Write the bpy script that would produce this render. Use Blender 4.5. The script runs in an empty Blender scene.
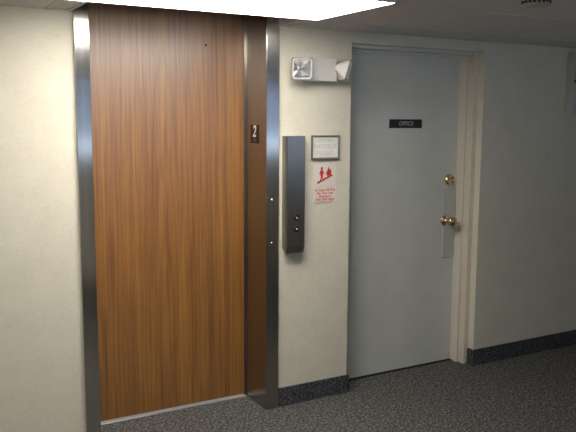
import bpy, bmesh, math, random
from mathutils import Vector, Matrix
random.seed(4)
scene = bpy.context.scene
COL = scene.collection
PI = math.pi

# ------------------------------------------------------------------ mesh helpers
def box(bm, x0, x1, y0, y1, z0, z1, bevel=0.0, seg=2, mi=0):
    t = bmesh.new()
    vs = [t.verts.new((x, y, z)) for x in (x0, x1) for y in (y0, y1) for z in (z0, z1)]
    for f in ((0,1,3,2),(4,6,7,5),(0,4,5,1),(2,3,7,6),(0,2,6,4),(1,5,7,3)):
        t.faces.new([vs[i] for i in f])
    bmesh.ops.recalc_face_normals(t, faces=t.faces)
    if bevel > 0:
        bmesh.ops.bevel(t, geom=list(t.edges), offset=bevel, segments=seg, affect='EDGES', profile=0.5)
    for f in t.faces: f.material_index = mi
    merge(bm, t)

def merge(bm, t, M=None):
    if M is not None: bmesh.ops.transform(t, matrix=M, verts=t.verts)
    me = bpy.data.meshes.new('tmp'); t.to_mesh(me); t.free()
    bm.from_mesh(me); bpy.data.meshes.remove(me)

def lathe(bm, prof, M=None, n=32, mi=0):
    """prof: (radius, height) pairs, spun about local Z."""
    t = bmesh.new(); rings = []
    for r, h in prof:
        if r < 1e-6: rings.append([t.verts.new((0, 0, h))])
        else: rings.append([t.verts.new((r*math.cos(2*PI*k/n), r*math.sin(2*PI*k/n), h)) for k in range(n)])
    for a, b in zip(rings, rings[1:]):
        for k in range(n):
            k2 = (k+1) % n
            q = [a[k % len(a)], a[k2 % len(a)], b[k2 % len(b)], b[k % len(b)]]
            u = []
            for v in q:
                if v not in u: u.append(v)
            if len(u) > 2: t.faces.new(u)
    bmesh.ops.recalc_face_normals(t, faces=t.faces)
    for f in t.faces: f.smooth = True; f.material_index = mi
    merge(bm, t, M)

def prism(bm, pts, axis, a0, a1, bevel=0.0):
    """polygon pts in the plane across `axis` ('x': (y,z), 'y': (x,z)), pushed from a0 to a1."""
    t = bmesh.new()
    mk = (lambda p, a: (a, p[0], p[1])) if axis == 'x' else (lambda p, a: (p[0], a, p[1]))
    A = [t.verts.new(mk(p, a0)) for p in pts]; B = [t.verts.new(mk(p, a1)) for p in pts]
    t.faces.new(A); t.faces.new(B[::-1])
    for i in range(len(pts)):
        j = (i+1) % len(pts); t.faces.new((A[i], A[j], B[j], B[i]))
    bmesh.ops.recalc_face_normals(t, faces=t.faces)
    if bevel > 0: bmesh.ops.bevel(t, geom=list(t.edges), offset=bevel, segments=2, affect='EDGES', profile=0.5)
    merge(bm, t)

def obj(name, bm, mats, parent=None, loc=None):
    me = bpy.data.meshes.new(name)
    if loc is not None: bmesh.ops.translate(bm, vec=-Vector(loc), verts=bm.verts)
    bm.to_mesh(me); bm.free()
    for m in (mats if isinstance(mats, (list, tuple)) else [mats]): me.materials.append(m)
    o = bpy.data.objects.new(name, me); COL.objects.link(o)
    if loc is not None: o.location = loc
    if parent is not None:
        o.parent = parent
        wp = Vector((0, 0, 0)); p = parent
        while p is not None: wp += p.location; p = p.parent
        o.location = (Vector(loc) if loc is not None else Vector((0,0,0))) - wp
    return o

def empty(name, loc):
    o = bpy.data.objects.new(name, None); COL.objects.link(o); o.location = loc
    o.empty_display_size = .05
    return o

def tag(o, label, cat, kind=None, group=None):
    o['label'] = label; o['category'] = cat
    if kind: o['kind'] = kind
    if group: o['group'] = group
    return o

def text_bm(bm, s, M, size, mi=0, extrude=0.0004, shear=0.0, space=1.0, sx=1.0, offset=0.0):
    cu = bpy.data.curves.new('t', 'FONT'); cu.body = s; cu.size = size; cu.align_x = 'CENTER'; cu.align_y = 'CENTER'
    cu.extrude = extrude; cu.shear = shear; cu.space_character = space; cu.resolution_u = 4; cu.offset = offset
    o = bpy.data.objects.new('t', cu); COL.objects.link(o)
    dg = bpy.context.evaluated_depsgraph_get(); me = bpy.data.meshes.new_from_object(o.evaluated_get(dg))
    t = bmesh.new(); t.from_mesh(me)
    for f in t.faces: f.material_index = mi
    bmesh.ops.scale(t, vec=(sx, 1, 1), verts=t.verts)
    bpy.data.objects.remove(o); bpy.data.curves.remove(cu); bpy.data.meshes.remove(me)
    merge(bm, t, M)

def wallM(x, y, z):        # text plane facing -Y
    return Matrix.Translation((x, y, z)) @ Matrix.Rotation(PI/2, 4, 'X')
def jambM(x, y, z):        # text plane facing -X
    return Matrix.Translation((x, y, z)) @ Matrix.Rotation(-PI/2, 4, 'Z') @ Matrix.Rotation(PI/2, 4, 'X')

# ------------------------------------------------------------------ materials
def new_mat(name):
    m = bpy.data.materials.new(name); m.use_nodes = True
    nt = m.node_tree; b = nt.nodes['Principled BSDF']
    return m, nt, b
def N(nt, t, **kw):
    n = nt.nodes.new(t)
    for k, v in kw.items(): setattr(n, k, v)
    return n
def coords(nt, scale, rot=(0,0,0)):
    tc = N(nt, 'ShaderNodeTexCoord'); mp = N(nt, 'ShaderNodeMapping')
    g = N(nt, 'ShaderNodeNewGeometry')
    nt.links.new(g.outputs['Position'], mp.inputs['Vector'])
    mp.inputs['Scale'].default_value = scale; mp.inputs['Rotation'].default_value = rot
    return mp.outputs['Vector']
def noise(nt, vec, scale, detail=3, rough=.5, dist=0):
    n = N(nt, 'ShaderNodeTexNoise'); nt.links.new(vec, n.inputs['Vector'])
    n.inputs['Scale'].default_value = scale; n.inputs['Detail'].default_value = detail
    n.inputs['Roughness'].default_value = rough; n.inputs['Distortion'].default_value = dist
    return n.outputs['Fac']
def ramp(nt, fac, stops):
    r = N(nt, 'ShaderNodeValToRGB'); nt.links.new(fac, r.inputs['Fac'])
    e = r.color_ramp.elements
    while len(e) < len(stops): e.new(.5)
    for el, (p, c) in zip(e, stops): el.position = p; el.color = (*c, 1)
    return r.outputs['Color']
def mixc(nt, fac, a, b, mode='MIX'):
    m = N(nt, 'ShaderNodeMix', data_type='RGBA', blend_type=mode)
    for s, v in ((m.inputs[0], fac), (m.inputs[6], a), (m.inputs[7], b)):
        if hasattr(v, 'is_output'): nt.links.new(v, s)
        elif isinstance(v, tuple): s.default_value = (*v, 1)
        else: s.default_value = v
    return m.outputs[2]
def bump(nt, b, h, strength, dist=.002):
    n = N(nt, 'ShaderNodeBump'); n.inputs['Strength'].default_value = strength; n.inputs['Distance'].default_value = dist
    nt.links.new(h, n.inputs['Height']); nt.links.new(n.outputs['Normal'], b.inputs['Normal'])
def plain(name, c, rough=.5, metal=0.0, spec=.5, var=.06, scale=30, bmp=0.0):
    m, nt, b = new_mat(name)
    v = coords(nt, (1,1,1)); f = noise(nt, v, scale, 3)
    col = ramp(nt, f, [(.3, tuple(x*(1-var) for x in c)), (.7, tuple(min(1, x*(1+var)) for x in c))])
    nt.links.new(col, b.inputs['Base Color'])
    b.inputs['Roughness'].default_value = rough; b.inputs['Metallic'].default_value = metal
    b.inputs['Specular IOR Level'].default_value = spec
    if bmp: bump(nt, b, noise(nt, v, scale*4, 2), bmp)
    return m

def mat_wall():
    m, nt, b = new_mat('vinyl_wallcovering')
    v = coords(nt, (1,1,1))
    big = noise(nt, v, 7, 4, .6); mid = noise(nt, coords(nt, (1,1,1.6)), 38, 4, .65)
    c1 = ramp(nt, big, [(.3, WALL_A), (.7, WALL_B)])
    c2 = ramp(nt, mid, [(.28, (.91,.91,.91)), (.5, (1,1,1)), (.75, (1,1,1))])
    nt.links.new(mixc(nt, 1.0, c1, c2, 'MULTIPLY'), b.inputs['Base Color'])
    b.inputs['Roughness'].default_value = .62; b.inputs['Specular IOR Level'].default_value = .25
    bump(nt, b, noise(nt, v, 110, 3, .6), .25, .0015)
    return m
WALL_A = (.715,.675,.555); WALL_B = (.775,.735,.615)

def mat_carpet(name, dark, mid, light, scale):
    m, nt, b = new_mat(name)
    v = coords(nt, (1,1,1))
    f = noise(nt, v, scale, 2, .7); g = noise(nt, v, scale*.33, 2, .5)
    c = ramp(nt, f, [(.30, dark), (.5, mid), (.68, light)])
    c2 = ramp(nt, g, [(.3, (.72,.72,.72)), (.7, (1.0,1.0,1.0))])
    nt.links.new(mixc(nt, 1.0, c, c2, 'MULTIPLY'), b.inputs['Base Color'])
    b.inputs['Roughness'].default_value = .95; b.inputs['Specular IOR Level'].default_value = .08
    bump(nt, b, f, .7, .004)
    return m

def mat_wood():
    m, nt, b = new_mat('oak_veneer')
    streak = noise(nt, coords(nt, (1,1,.02)), 42, 5, .68, .2)
    pore = noise(nt, coords(nt, (1,1,.02)), 170, 3, .65)
    broad = noise(nt, coords(nt, (1,1,.10)), 8, 2, .5)
    w = N(nt, 'ShaderNodeTexWave', wave_type='RINGS', rings_direction='SPHERICAL')
    mp = N(nt, 'ShaderNodeMapping'); g = N(nt, 'ShaderNodeNewGeometry')
    mp.inputs['Location'].default_value = (-1.29, -.2, -.012); mp.inputs['Scale'].default_value = (1.0, 1, .055)
    nt.links.new(g.outputs['Position'], mp.inputs['Vector']); nt.links.new(mp.outputs['Vector'], w.inputs['Vector'])
    w.inputs['Scale'].default_value = 13; w.inputs['Distortion'].default_value = 3.4; w.inputs['Detail'].default_value = 2
    w.inputs['Detail Scale'].default_value = 2.5
    c = ramp(nt, streak, [(.28, (.20,.070,.008)), (.5, (.315,.128,.015)), (.70, (.405,.185,.026))])
    c2 = ramp(nt, pore, [(.36, (.68,.62,.55)), (.50, (1,1,1)), (.7, (1.0,1.0,1.0))])
    c3 = ramp(nt, broad, [(.3, (.86,.85,.84)), (.7, (1.0,1.0,1.0))])
    c4 = ramp(nt, w.outputs['Fac'], [(.0, (.80,.77,.74)), (.35, (1,1,1)), (1, (1,1,1))])
    x = mixc(nt, 1.0, c, c2, 'MULTIPLY'); x = mixc(nt, 1.0, x, c3, 'MULTIPLY'); x = mixc(nt, .9, x, c4, 'MULTIPLY')
    nt.links.new(x, b.inputs['Base Color'])
    b.inputs['Roughness'].default_value = .5; b.inputs['Specular IOR Level'].default_value = .5
    b.inputs['Coat Weight'].default_value = 1.0; b.inputs['Coat Roughness'].default_value = .36; b.inputs['Coat IOR'].default_value = 1.85
    return m

def mat_steel(name, c, rough, scale=(1,1,.01), ns=240, aniso=0):
    m, nt, b = new_mat(name)
    f = noise(nt, coords(nt, scale), ns, 3, .6)
    nt.links.new(ramp(nt, f, [(.3, tuple(x*.93 for x in c)), (.7, tuple(min(1, x*1.05) for x in c))]), b.inputs['Base Color'])
    r = N(nt, 'ShaderNodeMapRange'); nt.links.new(f, r.inputs['Value'])
    r.inputs['To Min'].default_value = rough*.93; r.inputs['To Max'].default_value = rough*1.07
    nt.links.new(r.outputs['Result'], b.inputs['Roughness'])
    b.inputs['Metallic'].default_value = 1
    if aniso:                                # vertical brushing: highlights smear sideways
        g = N(nt, 'ShaderNodeNewGeometry'); x = N(nt, 'ShaderNodeVectorMath', operation='CROSS_PRODUCT')
        nt.links.new(g.outputs['Normal'], x.inputs[0]); x.inputs[1].default_value = (0,0,1)
        nt.links.new(x.outputs['Vector'], b.inputs['Tangent']); b.inputs['Anisotropic'].default_value = aniso
    return m

def mat_emit(name, c, s):
    m, nt, b = new_mat(name)
    v = coords(nt, (1,1,1)); f = noise(nt, v, 60, 2)
    nt.links.new(ramp(nt, f, [(.3, tuple(x*.97 for x in c)), (.7, c)]), b.inputs['Emission Color'])
    b.inputs['Base Color'].default_value = (.85,.85,.83,1)
    b.inputs['Emission Strength'].default_value = s; b.inputs['Roughness'].default_value = .4
    return m

def mat_glass(name, c=(1,1,1), gloss=.12):
    m = bpy.data.materials.new(name); m.use_nodes = True; nt = m.node_tree; nt.nodes.clear()
    o = N(nt, 'ShaderNodeOutputMaterial'); t = N(nt, 'ShaderNodeBsdfTransparent'); g = N(nt, 'ShaderNodeBsdfGlossy')
    x = N(nt, 'ShaderNodeMixShader'); fr = N(nt, 'ShaderNodeFresnel'); fr.inputs['IOR'].default_value = 1.5
    t.inputs['Color'].default_value = (*c, 1); g.inputs['Roughness'].default_value = .05
    nt.links.new(fr.outputs[0], x.inputs[0]); nt.links.new(t.outputs[0], x.inputs[1]); nt.links.new(g.outputs[0], x.inputs[2])
    nt.links.new(x.outputs[0], o.inputs['Surface'])
    return m

M_wall = mat_wall()
M_carpet = mat_carpet('loop_carpet', (.022,.022,.021), (.115,.113,.108), (.30,.295,.28), 78)
M_base = mat_carpet('carpet_base', (.016,.017,.021), (.075,.079,.088), (.21,.215,.23), 85)
M_wood = mat_wood()
M_steel = mat_steel('brushed_stainless', (.565,.555,.53), .22, (1,1,.006), 40, .92)
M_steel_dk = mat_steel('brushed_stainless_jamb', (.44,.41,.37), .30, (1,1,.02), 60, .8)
M_station = mat_steel('brushed_stainless_station', (.37,.36,.34), .32, (1,1,.02), 60, .7)
M_tile = plain('ceiling_tile', (.68,.66,.645), .95, spec=.1, var=.05, scale=45, bmp=.3)
M_bar = plain('white_tee_bar', (.62,.61,.58), .55)
M_door = plain('grey_door_paint', (.64,.65,.60), .38, var=.03, scale=9)
M_frame = plain('cream_frame_paint', (.70,.645,.54), .40, var=.03)
M_panel = plain('troffer_white', (.8,.8,.78), .4)
M_diff = mat_emit('troffer_diffuser', (1,.945,.87), 15.2)
M_fill_diff = mat_emit('fill_light_diffuser', (1,.96,.89), 6.0)  # glow of the added fill panel
M_white = plain('white_plastic', (.70,.68,.66), .4, var=.02)
M_black = plain('black_plastic', (.012,.012,.013), .35)
M_brown_black = plain('dark_brown_plastic', (.022,.016,.012), .35)
M_letter = plain('white_lettering', (.78,.77,.74), .5)
M_grey_letter = plain('grey_lettering', (.44,.44,.42), .5)
M_red = plain('red_print', (.62,.035,.035), .5)
M_paper = plain('white_sign_plate', (.77,.73,.64), .4, var=.02)
M_rim = plain('sign_rule', (.55,.52,.47), .5)
M_door_b = plain('grey_plate_paint', (.50,.51,.47), .38, var=.03, scale=9)
M_cert = plain('certificate_paper', (.80,.79,.74), .5, var=.06, scale=60)
M_cert_ink = plain('faded_ink', (.56,.53,.49), .6)
M_pewter = plain('pewter_frame', (.23,.235,.22), .35, metal=.3)
M_brass = mat_steel('brass', (.74,.60,.38), .2, (1,1,1), 90)
M_chrome = mat_steel('chrome_reflector', (.82,.79,.76), .30, (1,1,1), 90)
M_dark = plain('gap_shade', (.01,.01,.01), .8)
M_screw = mat_steel('screw_steel', (.80,.80,.80), .25, (1,1,1), 90)
M_lens = mat_glass('clear_lens')
M_alu = plain('aluminium_sill', (.46,.42,.36), .35, metal=.7)
M_cabinet = plain('painted_cabinet', (.52,.50,.47), .5)
M_far = plain('plain_paint', (.68,.66,.60), .8)
M_det = plain('off_white_plastic', (.52,.44,.40), .45)
M_rib = plain('ribbed_clear_plastic', (.40,.385,.37), .25)
M_gasket = plain('dark_gasket', (.07,.065,.06), .5)

# ------------------------------------------------------------------ dimensions
HC = 2.065                        # hung ceiling
XW0, XW1, YR = -2.6, 6.2, -3.72   # corridor ends and the wall behind the camera
EX0, EX1 = .7895, 1.834            # elevator opening in the wall
OX0, OX1, OZ = 2.300, 3.287, 2.003 # office door recess

# ------------------------------------------------------------------ setting
bm = bmesh.new(); box(bm, XW0-.1, XW1+.1, YR-.1, .36, -.06, 0)
tag(obj('floor', bm, M_carpet), 'grey brown flecked loop carpet across the hallway floor', 'floor', 'structure')

bm = bmesh.new()
for x0, x1, z0, z1 in ((XW0, EX0, 0, 2.62), (EX1, OX0, 0, 2.62), (OX0, OX1, OZ, 2.62), (OX1, XW1, 0, 2.62)):
    box(bm, x0, x1, 0, .30, z0, z1)
tag(obj('wall_back', bm, M_wall), 'cream textured wall holding the elevator and the office door', 'wall', 'structure')
bm = bmesh.new(); box(bm, XW0-.1, XW0, YR, .30, 0, 2.62)
tag(obj('wall_left', bm, M_wall), 'cream end wall of the hallway beyond the left of the view', 'wall', 'structure')
bm = bmesh.new(); box(bm, XW1, XW1+.1, YR, .30, 0, 2.62)
tag(obj('wall_right', bm, M_far), 'grey end wall of the hallway beyond the right of the view', 'wall', 'structure')
WX0, WX1, WZ0, WZ1 = 1.15, 5.6, 1.19, 1.98   # window in the wall facing the elevator
bm = bmesh.new()
for x0, x1, z0, z1 in ((XW0, WX0, 0, 2.62), (WX1, XW1, 0, 2.62), (WX0, WX1, 0, WZ0), (WX0, WX1, WZ1, 2.62)):
    box(bm, x0, x1, YR-.15, YR, z0, z1)
tag(obj('wall_front', bm, M_far), 'wall with a wide window facing the elevator', 'wall', 'structure')
w = empty('window_1', ((WX0+WX1)/2, YR, WZ0)); tag(w, 'wide hallway window facing the elevator', 'window', 'structure')
bm = bmesh.new()
box(bm, WX0, WX1, YR-.10, YR-.04, WZ0, WZ0+.05); box(bm, WX0, WX1, YR-.10, YR-.04, WZ1-.04, WZ1)
for k in range(5):
    x = WX0 + (WX1-WX0-.05)*k/4; box(bm, x, x+.05, YR-.10, YR-.04, WZ0+.05, WZ1-.04)
obj('window_frame', bm, M_white, w)
bm = bmesh.new(); box(bm, WX0-.05, WX1+.05, YR-.04, YR+.05, WZ0-.03, WZ0, .004)
obj('window_sill', bm, M_white, w)
bm = bmesh.new(); box(bm, WX0, WX1, YR-.075, YR-.070, WZ0+.05, WZ1-.04)
obj('pane', bm, mat_glass('window_glass', (.9,.95,1)), w)
bm = bmesh.new(); box(bm, WX0+.01, WX1-.01, YR-.035, YR-.032, 1.365, WZ1)
obj('shade', bm, mat_glass('sheer_shade', (.52,.53,.55)), w)

# hung ceiling with the notch that lets the taller elevator front through
NX0, NX1, NY = .778, 1.834, -.302
LX0, LX1, LY0, LY1 = .598, 1.818, -1.024, -.432   # surface-mounted light
GX, GY = .678, -.302                               # ceiling grid origin
bm = bmesh.new()
T = HC + .02
box(bm, XW0, XW1, YR, NY, HC, T)
box(bm, XW0, NX0, NY, 0, HC, T); box(bm, NX1, XW1, NY, 0, HC, T)
box(bm, NX0-.03, NX0, NY, 0, T, 2.62); box(bm, NX1, NX1+.03, NY, 0, T, 2.62)
box(bm, NX0-.03, NX1+.03, NY-.03, NY, T+.08, 2.62)
box(bm, XW0-.1, XW1+.1, YR-.15, .36, 2.62, 2.68)
tag(obj('ceiling', bm, M_tile), 'grey mineral tile ceiling hung low over the hallway', 'ceiling', 'structure')
bm = bmesh.new()
for k in range(-2, 5):
    x = GX + 1.22*k
    if x < XW0 or x > XW1: continue
    box(bm, x-.012, x+.012, YR, 0, HC-.003, HC+.001)
for k in range(0, 6):
    y = GY - .617*k
    box(bm, XW0, XW1, y-.012, y+.012, HC-.003, HC+.001)
tag(obj('trim_1', bm, M_tile), 'slim tee bars between the ceiling tiles', 'ceiling grid', 'structure')
bm = bmesh.new()
box(bm, NX0-.014, NX0+.003, NY+.013, -.016, HC-.005, HC+.02)
box(bm, NX1-.003, NX1+.014, NY+.013, -.016, HC-.005, HC+.02)
tag(obj('trim_2', bm, M_bar), 'white angle edging the ceiling cutout before the elevator', 'ceiling trim', 'structure')

def base_strip(name, x0, x1, wrap0, wrap1, label, h=.106):
    b = bmesh.new(); t = .012
    box(b, x0 - (t if wrap0 else 0), x1 + (t if wrap1 else 0), -t, 0, 0, h, .0015, 1)
    if wrap0: box(b, x0-t, x0, 0, .044, 0, h, .0015, 1)
    if wrap1: box(b, x1, x1+t, 0, .044, 0, h, .0015, 1)
    tag(obj(name, b, M_base), label, 'baseboard', 'structure')
base_strip('baseboard_left', XW0, .775, False, False, 'dark flecked carpet baseboard on the wall before the elevator', .080)
base_strip('baseboard_middle', 1.842, OX0, False, True, 'dark flecked carpet baseboard between elevator and office door')
base_strip('baseboard_right', OX1, XW1, True, False, 'dark flecked carpet baseboard running on past the office door')

# ------------------------------------------------------------------ elevator front
DY = .226                                # face of the elevator door
door = empty('door_1', (1.32, DY, 0)); tag(door, 'tall oak veneer elevator door in a stainless frame', 'elevator door', 'structure')
bm = bmesh.new(); box(bm, .80, 1.7495, DY, DY+.04, .014, 2.60, .002, 1)
obj('door_panel', bm, M_wood, door, (1.32, DY, 0))
bm = bmesh.new()
lathe(bm, [(0, .001), (.0055, .001), (.0065, -.001), (.0065, -.003)], Matrix.Translation((1.53, DY-.001, 1.970)) @ Matrix.Rotation(PI/2, 4, 'X'), 16)
k_ = obj('keyhole', bm, M_black, door); k_['label'] = 'small dark release keyhole high on the door'

fr = empty('trim_3', (1.31, 0, 0)); tag(fr, 'brushed stainless steel frame around the oak elevator door', 'elevator frame', 'structure')
bm = bmesh.new()
YF = -.018
box(bm, .7885, .857, YF, .02, 0, 2.60, .0025, 2); box(bm, .790, .857, .02, DY+.03, 0, 2.60)
obj('jamb', bm, M_steel, fr)
XR = 1.762
bm = bmesh.new()
box(bm, XR+.001, 1.8395, YF, .02, 1.178, 2.60, .002, 2); box(bm, XR+.001, 1.8395, YF+.003, .02, 0, 1.178)
obj('jamb', bm, M_steel, fr)
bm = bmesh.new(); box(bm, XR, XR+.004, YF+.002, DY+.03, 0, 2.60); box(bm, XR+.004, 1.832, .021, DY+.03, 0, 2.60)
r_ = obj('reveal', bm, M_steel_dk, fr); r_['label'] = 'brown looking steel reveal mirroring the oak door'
bm = bmesh.new()
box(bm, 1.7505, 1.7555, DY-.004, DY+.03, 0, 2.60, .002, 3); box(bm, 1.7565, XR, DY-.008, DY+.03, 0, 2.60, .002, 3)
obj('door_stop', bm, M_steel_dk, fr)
bm = bmesh.new(); box(bm, .857, XR, DY-.012, DY+.05, 0, .005, .001, 1)
obj('threshold', bm, M_alu, fr)
ap = bmesh.new(); box(ap, XR+.0015, 1.839, YF, YF+.006, .003, 1.175, .0012, 1)
ap = obj('access_panel', ap, M_steel_dk, fr, (1.80, YF, .65)); ap['label'] = 'removable steel strip held by two screws'
for z in (1.161, .927):
    b = bmesh.new()
    lathe(b, [(.007, 0), (.006, .0028), (.003, .004), (0, .004)], Matrix.Translation((1.797, YF, z)) @ Matrix.Rotation(PI/2, 4, 'X'), 16)
    obj('screw', b, M_screw, ap)

# floor number plate on the jamb
s = empty('floor_number_sign', (XR, .115, 1.455)); tag(s, 'small black floor number plate reading 2 on the elevator jamb', 'sign')
b = bmesh.new(); box(b, XR-.003, XR-.0002, .066, .164, 1.455, 1.555, .001, 1); obj('plate', b, M_brown_black, s)
b = bmesh.new(); text_bm(b, '2', jambM(XR-.0035, .117, 1.517), .086, shear=.18, sx=1.0, offset=.0012); obj('numeral', b, M_letter, s)
b = bmesh.new()
for i, (yy, zz) in enumerate(((.118, 1.476), (.118, 1.469), (.106, 1.476), (.100, 1.469))):
    lathe(b, [(.0022, 0), (.0015, .0012), (0, .0015)], jambM(XR-.003, yy, zz), 10)
obj('braille', b, M_grey_letter, s)

# call station
st = empty('elevator_call_station', (1.918, 0, .87)); tag(st, 'tall grey steel elevator call station with two round buttons', 'call station')
X0, X1, D = 1.866, 1.974, .06
b = bmesh.new()
prism(b, [(.001, 1.497), (-D, 1.497), (-D, .908), (-D+.014, .868), (.001, .90)], 'x', X0, X1, .0016)
obj('housing', b, M_station, st)
for z, up in ((1.063, True), (1.001, False)):
    Mx = Matrix.Translation((1.922, -D, z)) @ Matrix.Rotation(PI/2, 4, 'X')
    b = bmesh.new(); lathe(b, [(.0165, -.001), (.0165, .003), (.0145, .0042), (.0125, .0042), (.0115, .002), (0, .002)], Mx, 28)
    bt = obj('button', b, M_black, st)
    b = bmesh.new(); lathe(b, [(.0105, .0018), (.0105, .0045), (.0092, .0056), (0, .0058)], Mx, 24)
    obj('button_cap', b, M_black, bt)
    b = bmesh.new()
    sg = 1 if up else -1
    zz = z
    prism(b, [(1.922-.0062, zz-.004*sg), (1.922, zz+.0065*sg), (1.922+.0062, zz-.004*sg)], 'y', -D-.0066, -D-.0056)
    a_ = obj('arrow', b, M_letter, bt); a_['label'] = 'white up arrow' if up else 'white down arrow'

# framed certificate
ce = empty('framed_certificate', (2.131, 0, 1.367)); tag(ce, 'small framed pale certificate hung above the red fire notice', 'framed notice')
cx0, cx1, cz0, cz1, ct = 2.042, 2.221, 1.366, 1.4995, .0075
b = bmesh.new()
box(b, cx0, cx1, -.016, -.0005, cz1-ct, cz1, .002, 1); box(b, cx0, cx1, -.016, -.0005, cz0, cz0+.012, .002, 1)
box(b, cx0, cx0+ct, -.016, -.0005, cz0+.012, cz1-ct, .002, 1); box(b, cx1-ct, cx1, -.016, -.0005, cz0+.012, cz1-ct, .002, 1)
obj('frame', b, M_pewter, ce)
b = bmesh.new(); box(b, cx0+ct, cx1-ct, -.007, -.0005, cz0+.012, cz1-ct); obj('paper', b, M_cert, ce)
b = bmesh.new()
text_bm(b, 'NOTICE', wallM(2.131, -.0076, 1.438), .034, sx=1.05, space=1.15)
for zz, ww in ((1.475, .09), (1.467, .11), (1.408, .11), (1.399, .12), (1.391, .07)):
    box(b, 2.131-ww/2, 2.131+ww/2, -.0076, -.0070, zz-.0012, zz+.0012)
obj('lettering', b, M_cert_ink, ce)

# fire notice
fi = empty('fire_notice', (2.135, 0, 1.125)); tag(fi, 'white fire stairway notice with red figure flames and red words', 'sign')
fx0, fx1, fz0, fz1 = 2.066, 2.206, 1.126, 1.352
b = bmesh.new(); t = bmesh.new()
pts = []
rr = .012
for cx_, cz_, a0 in ((fx1-rr, fz1-rr, 0), (fx0+rr, fz1-rr, 90), (fx0+rr, fz0+rr, 180), (fx1-rr, fz0+rr, 270)):
    for k in range(6):
        a = math.radians(a0 + 18*k); pts.append((cx_+rr*math.cos(a), cz_+rr*math.sin(a)))
prism(b, pts, 'y', -.0035, .0005); t.free()
obj('plate', b, M_paper, fi)
b = bmesh.new()
yA, yB = -.0042, -.0034
def poly(pts): prism(b, [(fx0 + (p[0]-.055)*(fx1-fx0), fz0 + (p[1]+.045)*(fz1-fz0)) for p in pts], 'y', yA, yB)
# stair flight rising to the right
sx0, sz0, dx, dz = .19, .455, .115, .032
up = [(sx0, sz0)]
for k in range(6):
    up += [(sx0+dx*k, sz0+dz*(k+1)), (sx0+dx*(k+1), sz0+dz*(k+1))]
up += [(sx0+dx*6, sz0+dz*5-.004), (sx0+.03, sz0-.022)]
for k in range(6):
    x = sx0+dx*k; z = sz0+dz*(k+1)
    poly([(x, z-.055), (x+dx+.012, z-.055+.012), (x+dx+.012, z), (x, z)])
# walking figure
poly([(.345,.800),(.360,.830),(.395,.842),(.430,.830),(.440,.800),(.425,.775),(.392,.765),(.360,.775)])
poly([(.335,.765),(.440,.765),(.455,.64),(.430,.60),(.355,.60),(.325,.65)])
poly([(.345,.61),(.395,.61),(.385,.55),(.375,.515),(.330,.515),(.340,.555)])
poly([(.395,.61),(.435,.61),(.470,.575),(.465,.535),(.425,.535),(.430,.570)])
poly([(.430,.755),(.520,.685),(.500,.665),(.420,.715)])
poly([(.345,.755),(.270,.670),(.290,.655),(.360,.715)])
# flames
poly([(.64,.62),(.60,.69),(.625,.75),(.66,.72),(.665,.80),(.72,.845),(.735,.79),(.775,.76),(.80,.80),(.835,.72),(.82,.66),(.78,.62)])
obj('pictogram', b, M_red, fi)
b = bmesh.new()
for row, zf, sz in (('In Case Of Fire', .318, .0205), ('Do Not Use', .240, .0205), ('Elevators', .163, .0205), ('Use Stairways', .092, .0205)):
    text_bm(b, row, wallM((fx0+fx1)/2, -.0036, fz0+zf*(fz1-fz0)), sz, space=1.02, offset=.0004)
box(b, fx0+.018, fx1-.018, -.0040, -.0034, fz0+.006, fz0+.0085)
obj('lettering', b, M_red, fi)
b = bmesh.new()
box(b, fx0+.008, fx1-.008, -.0039, -.0034, fz0+.392*(fz1-fz0), fz0+.398*(fz1-fz0))
obj('divider_line', b, M_rim, fi)

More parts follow.
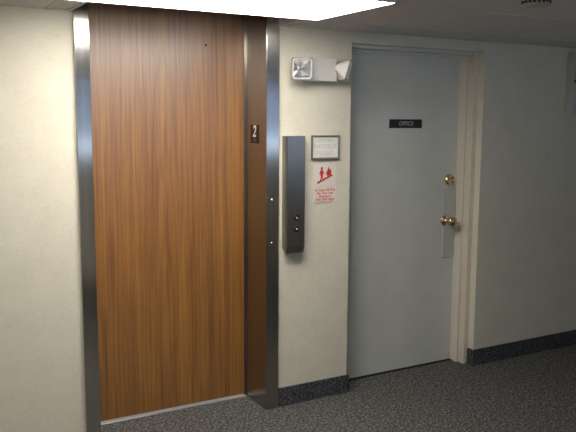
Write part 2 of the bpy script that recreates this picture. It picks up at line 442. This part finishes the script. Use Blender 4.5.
# emergency light
em = empty('emergency_light', (2.075, 0, 1.785)); tag(em, 'white twin-head emergency light box mounted high beside the office door', 'emergency light')
b = bmesh.new(); box(b, 1.985, 2.166, -.062, -.0005, 1.787, 1.912, .004, 2); obj('housing', b, M_white, em)
def lamp_head(center, rot):
    """square head: funnel back, rim, concave reflector, clear cover; faces local -Y."""
    Mh = Matrix.Translation(center) @ rot
    def tr(bm_): bmesh.ops.transform(bm_, matrix=Mh, verts=bm_.verts)
    h = .0525
    b = bmesh.new(); t = bmesh.new()
    ringsq = [( .016, .050), (.020, .042), (h-.004, .004), (h, 0), (h, -.016), (h-.006, -.016), (h-.008, -.002)]
    rs = []
    for r, y in ringsq:
        c = .30*r; ring = []
        for sx_, sz_ in ((1,1), (-1,1), (-1,-1), (1,-1)):
            cx_, cz_ = sx_*(r-c), sz_*(r-c)
            a0 = {(1,1): 0, (-1,1): 90, (-1,-1): 180, (1,-1): 270}[(sx_, sz_)]
            for k in range(4):
                a = math.radians(a0+30*k); ring.append(t.verts.new((cx_+c*math.cos(a), y, cz_+c*math.sin(a))))
        rs.append(ring)
    for A, B in zip(rs, rs[1:]):
        for k in range(16): t.faces.new((A[k], A[(k+1)%16], B[(k+1)%16], B[k]))
    t.faces.new(rs[0]); bmesh.ops.recalc_face_normals(t, faces=t.faces); merge(b, t)
    tr(b); root = obj('lamp_head', b, M_white, em)
    b = bmesh.new()                          # clear ribbed collar round the lens, dark gasket behind it
    for k in range(-4, 5):
        for s_ in (-1, 1):
            lo_, hi_ = min(s_*h*.98, s_*(h+.004)), max(s_*h*.98, s_*(h+.004))
            box(b, k*.0108-.0032, k*.0108+.0032, -.016, .001, lo_, hi_)
            box(b, lo_, hi_, -.016, .001, k*.0108-.0032, k*.0108+.0032)
    tr(b); obj('collar', b, M_rib, root)
    b = bmesh.new()
    for s_ in (-1, 1):
        lo_, hi_ = min(s_*h*.97, s_*(h+.0015)), max(s_*h*.97, s_*(h+.0015))
        box(b, -h-.0015, h+.0015, -.0145, -.001, lo_, hi_); box(b, lo_, hi_, -.0145, -.001, -h, h)
    tr(b); obj('gasket', b, M_gasket, root)
    b = bmesh.new(); t = bmesh.new(); q = h-.009
    o_ = [t.verts.new((sx_*q, -.004, sz_*q)) for sx_, sz_ in ((1,1), (-1,1), (-1,-1), (1,-1))]
    m_ = [t.verts.new((sx_*q*.62, .018, sz_*q*.62)) for sx_, sz_ in ((1,1), (-1,1), (-1,-1), (1,-1))]
    i_ = [t.verts.new((sx_*.012, .034, sz_*.012)) for sx_, sz_ in ((1,1), (-1,1), (-1,-1), (1,-1))]
    for A, B in ((o_, m_), (m_, i_)):
        for k in range(4): t.faces.new((A[k], A[(k+1)%4], B[(k+1)%4], B[k]))
    t.faces.new(i_); bmesh.ops.recalc_face_normals(t, faces=t.faces); bmesh.ops.reverse_faces(t, faces=t.faces); merge(b, t)
    for f_ in b.faces: f_.smooth = False
    tr(b); obj('reflector', b, M_chrome, root)
    b = bmesh.new(); lathe(b, [(.007, .034), (.009, .022), (.007, .010), (0, .006)], Matrix.Rotation(PI/2, 4, 'X') @ Matrix.Diagonal((1,1,-1,1)), 14)
    tr(b); obj('bulb', b, M_pewter, root)
    b = bmesh.new(); box(b, -q, q, -.0125, -.0105, -q, q); tr(b); obj('lens', b, M_lens, root)
lamp_head((1.934, -.083, 1.846), Matrix.Rotation(math.radians(-16), 4, 'Z') @ Matrix.Rotation(math.radians(4), 4, 'X'))
lamp_head((2.199, -.078, 1.848), Matrix.Rotation(math.radians(78), 4, 'Z') @ Matrix.Rotation(math.radians(17), 4, 'X'))
for a_, c_ in ((1.975, 1.99), (2.160, 2.176)):
    b = bmesh.new(); box(b, a_, c_, -.050, -.02, 1.835, 1.862, .002, 1); obj('swivel', b, M_white, em)

# ------------------------------------------------------------------ office door
df = empty('trim_4', (2.79, .05, 0)); tag(df, 'cream stepped steel frame around the grey office door', 'door frame', 'structure')
b = bmesh.new()
LEX0, LEX1, LEY, LEZ = 2.351, 3.231, .160, 1.964
for sg, xo, xs, xl in ((1, OX1, 3.252, 3.2385), (-1, OX0, 2.336, 2.3485)):
    def lo(a, c): return min(a, c), max(a, c)
    x0, x1 = lo(xo, xs); box(b, x0, x1, .048, .20, 0, OZ, .0015, 1)
    x0, x1 = lo(xs, xl); box(b, x0, x1, .100, .20, 0, OZ-.02, .0015, 1)
obj('frame', b, M_frame, df); b = bmesh.new()
box(b, 2.336, 3.252, .048, .20, 1.983, OZ, .0015, 1)
box(b, 2.3485, 3.2385, .100, .20, 1.9665, 1.983, .0015, 1)
obj('header', b, M_door, df)  # greyer door colour stands in for the header's shade beside the lit jambs
b = bmesh.new(); box(b, 2.336, 3.252, .145, .24, 0, .004, .001, 1); obj('threshold', b, M_dark, df)  # near-black strip paints the shade in the gap under the door

d2 = empty('door_2', ((LEX0+LEX1)/2, LEY, 0)); tag(d2, 'flat grey painted office door with brass knob and deadbolt', 'door', 'structure')
b = bmesh.new(); box(b, LEX0, LEX1, LEY, LEY+.044, .007, LEZ, .0015, 1); obj('door_panel', b, M_door, d2)
b = bmesh.new(); box(b, 3.134, 3.2315, LEY-.006, LEY, .700, 1.150, .0015, 1)
for z in (.715, 1.135):
    lathe(b, [(.006, 0), (.004, .0025), (0, .003)], Matrix.Translation((3.15, LEY-.004, z)) @ Matrix.Rotation(PI/2, 4, 'X'), 12)
lg = obj('latch_guard', b, M_door_b, d2); lg['label'] = 'grey painted latch guard plate around the knob'
Mk = Matrix.Translation((3.150, LEY-.0045, .943)) @ Matrix.Rotation(PI/2, 4, 'X')
b = bmesh.new(); lathe(b, [(.034, 0), (.033, .005), (.024, .010), (.014, .012), (.012, .030)], Mk @ Matrix.Scale(1.1, 4), 28)
kn = obj('knob_rose', b, M_brass, d2); kn['label'] = 'brass rose'
b = bmesh.new(); lathe(b, [(.012, .026), (.018, .031), (.026, .040), (.0285, .050), (.026, .060), (.018, .065), (.008, .0665), (0, .0668)], Mk @ Matrix.Translation((0,0,.012)) @ Matrix.Scale(1.12, 4), 28)
kk = obj('knob', b, M_brass, kn); kk['label'] = 'brass knob'
Md = Matrix.Translation((3.172, LEY, 1.205)) @ Matrix.Rotation(PI/2, 4, 'X')
b = bmesh.new(); lathe(b, [(.033, 0), (.032, .008), (.026, .018), (.022, .019), (.0205, .016), (0, .016)], Md @ Matrix.Scale(1.15, 4), 28)
db = obj('deadbolt', b, M_brass, d2); db['label'] = 'round brass deadbolt'
b = bmesh.new(); box(b, 3.1705, 3.1735, LEY-.0200, LEY-.0180, 1.196, 1.214)
obj('keyway', b, M_black, db)
# closed strike side of the reveal
b = bmesh.new()
box(b, 3.2374, 3.2384, .128, .140, .80, 1.05)
obj('strike_plate', b, M_frame, df)

of = empty('office_sign', (2.812, LEY, 1.535)); tag(of, 'narrow black name plate reading OFFICE on the grey door', 'sign')
b = bmesh.new(); box(b, 2.687, 2.936, LEY-.004, LEY-.0003, 1.5345, 1.5875, .001, 1); obj('plate', b, M_black, of)
b = bmesh.new(); text_bm(b, 'OFFICE', wallM(2.812, LEY-.0045, 1.561), .036, sx=.92, space=1.05, shear=.15, offset=.0005); obj('lettering', b, M_grey_letter, of)

# ------------------------------------------------------------------ ceiling things
def panel_light(x0, x1, y0, y1, drop, label, mat):
    cl = empty('ceiling_light', ((x0+x1)/2, (y0+y1)/2, HC)); tag(cl, label, 'ceiling light')
    b = bmesh.new(); e = .004; z = HC-drop
    for a0, a1, c0, c1 in ((x0, x1, y0, y0+e), (x0, x0+e, y0+e, y1-e), (x1-e, x1, y0+e, y1-e)):
        box(b, a0, a1, c0, c1, z, HC+.001)
    box(b, x0+e, x1-e, y0+e, y1-e, HC-.001, HC+.001)
    obj('frame', b, M_panel, cl)
    b = bmesh.new(); box(b, x0+e, x1-e, y0+e, y1, z-.001, HC-.001); obj('diffuser', b, mat, cl)
panel_light(LX0, LX1, LY0, LY1, .020, 'bright white flat panel light on the ceiling before the elevator', M_diff)
panel_light(GX-1.22, GX, GY-.617*4, GY-.617*3, .020, 'added fill light panel out of view on the ceiling nearer the window side', M_fill_diff)  # unseen panel added as fill light for walls and office door

sd = empty('smoke_detector', (2.265, -1.33, HC)); tag(sd, 'round off-white smoke detector on the ceiling near its dark edge', 'smoke detector')
Ms = Matrix.Translation((2.265, -1.33, HC)) @ Matrix.Rotation(PI, 4, 'X')
b = bmesh.new(); lathe(b, [(.070, 0), (.072, .006), (.070, .012), (.060, .014), (.058, .020)], Ms, 36); obj('base', b, M_det, sd)
b = bmesh.new(); lathe(b, [(.054, .014), (.055, .030), (.050, .036), (.036, .040), (0, .041)], Ms, 36); obj('cover', b, M_det, sd)
b = bmesh.new()
for k in range(20):
    a = 2*PI*k/20
    t = bmesh.new(); box(t, .0535, .0565, -.0055, .0055, .019, .029)
    merge(b, t, Ms @ Matrix.Rotation(a, 4, 'Z'))
obj('vent', b, M_black, sd)

# cabinet on the far right
cb = empty('wall_cabinet', (4.2, 0, 1.62)); tag(cb, 'shallow painted metal wall cabinet high in the dark past the office door', 'wall cabinet')
b = bmesh.new(); box(b, 4.02, 4.42, -.05, -.0005, 1.62, 2.035, .003, 1); obj('body', b, M_cabinet, cb)
b = bmesh.new(); box(b, 4.028, 4.412, -.055, -.05, 1.63, 2.027, .001, 1); dr = obj('door', b, M_cabinet, cb)
b = bmesh.new(); lathe(b, [(.011, 0), (.010, .006), (.004, .008), (0, .008)], Matrix.Translation((4.045, -.055, 1.845)) @ Matrix.Rotation(PI/2, 4, 'X'), 16)
obj('latch', b, M_black, dr)

# ------------------------------------------------------------------ daylight through the window
wd = bpy.data.worlds.new('sky'); scene.world = wd; wd.use_nodes = True
nt = wd.node_tree; bg = nt.nodes['Background']
tc = N(nt, 'ShaderNodeTexCoord'); sp = N(nt, 'ShaderNodeSeparateXYZ'); nt.links.new(tc.outputs['Generated'], sp.inputs[0])
mr = N(nt, 'ShaderNodeMapRange'); nt.links.new(sp.outputs['Z'], mr.inputs['Value'])
mr.inputs['From Min'].default_value = -1; mr.inputs['From Max'].default_value = 1
c = ramp(nt, mr.outputs['Result'], [(.40, (.78,.86,1.0)), (.50, (.66,.74,.88)), (.56, (.33,.38,.46))])   # made brighter below the horizon to light the upper walls
nt.links.new(c, bg.inputs['Color']); bg.inputs['Strength'].default_value = 4.2

# ------------------------------------------------------------------ camera
f, yaw, pitch, roll, D_ = 729.634, math.radians(29.10991), math.radians(7.62961), math.radians(.322148), 3.41967
cy, sy, cp, sp_ = math.cos(yaw), math.sin(yaw), math.cos(pitch), math.sin(pitch)
fw = Vector((sy*cp, cy*cp, -sp_)); rt = Vector((cy, -sy, 0)); up_ = rt.cross(fw)
cr, sr = math.cos(roll), math.sin(roll)
r2 = cr*rt + sr*up_; u2 = -sr*rt + cr*up_
cam = bpy.data.cameras.new('camera'); cam.sensor_width = 36; cam.lens = f/576*36; cam.clip_start = .02
co = bpy.data.objects.new('camera', cam); COL.objects.link(co)
co.matrix_world = Matrix(((r2.x, u2.x, -fw.x, 0), (r2.y, u2.y, -fw.y, -D_), (r2.z, u2.z, -fw.z, 1.59), (0,0,0,1)))
scene.camera = co
scene.view_settings.view_transform = 'Standard'
scene.view_settings.look = 'None'
scene.view_settings.exposure = 0.0
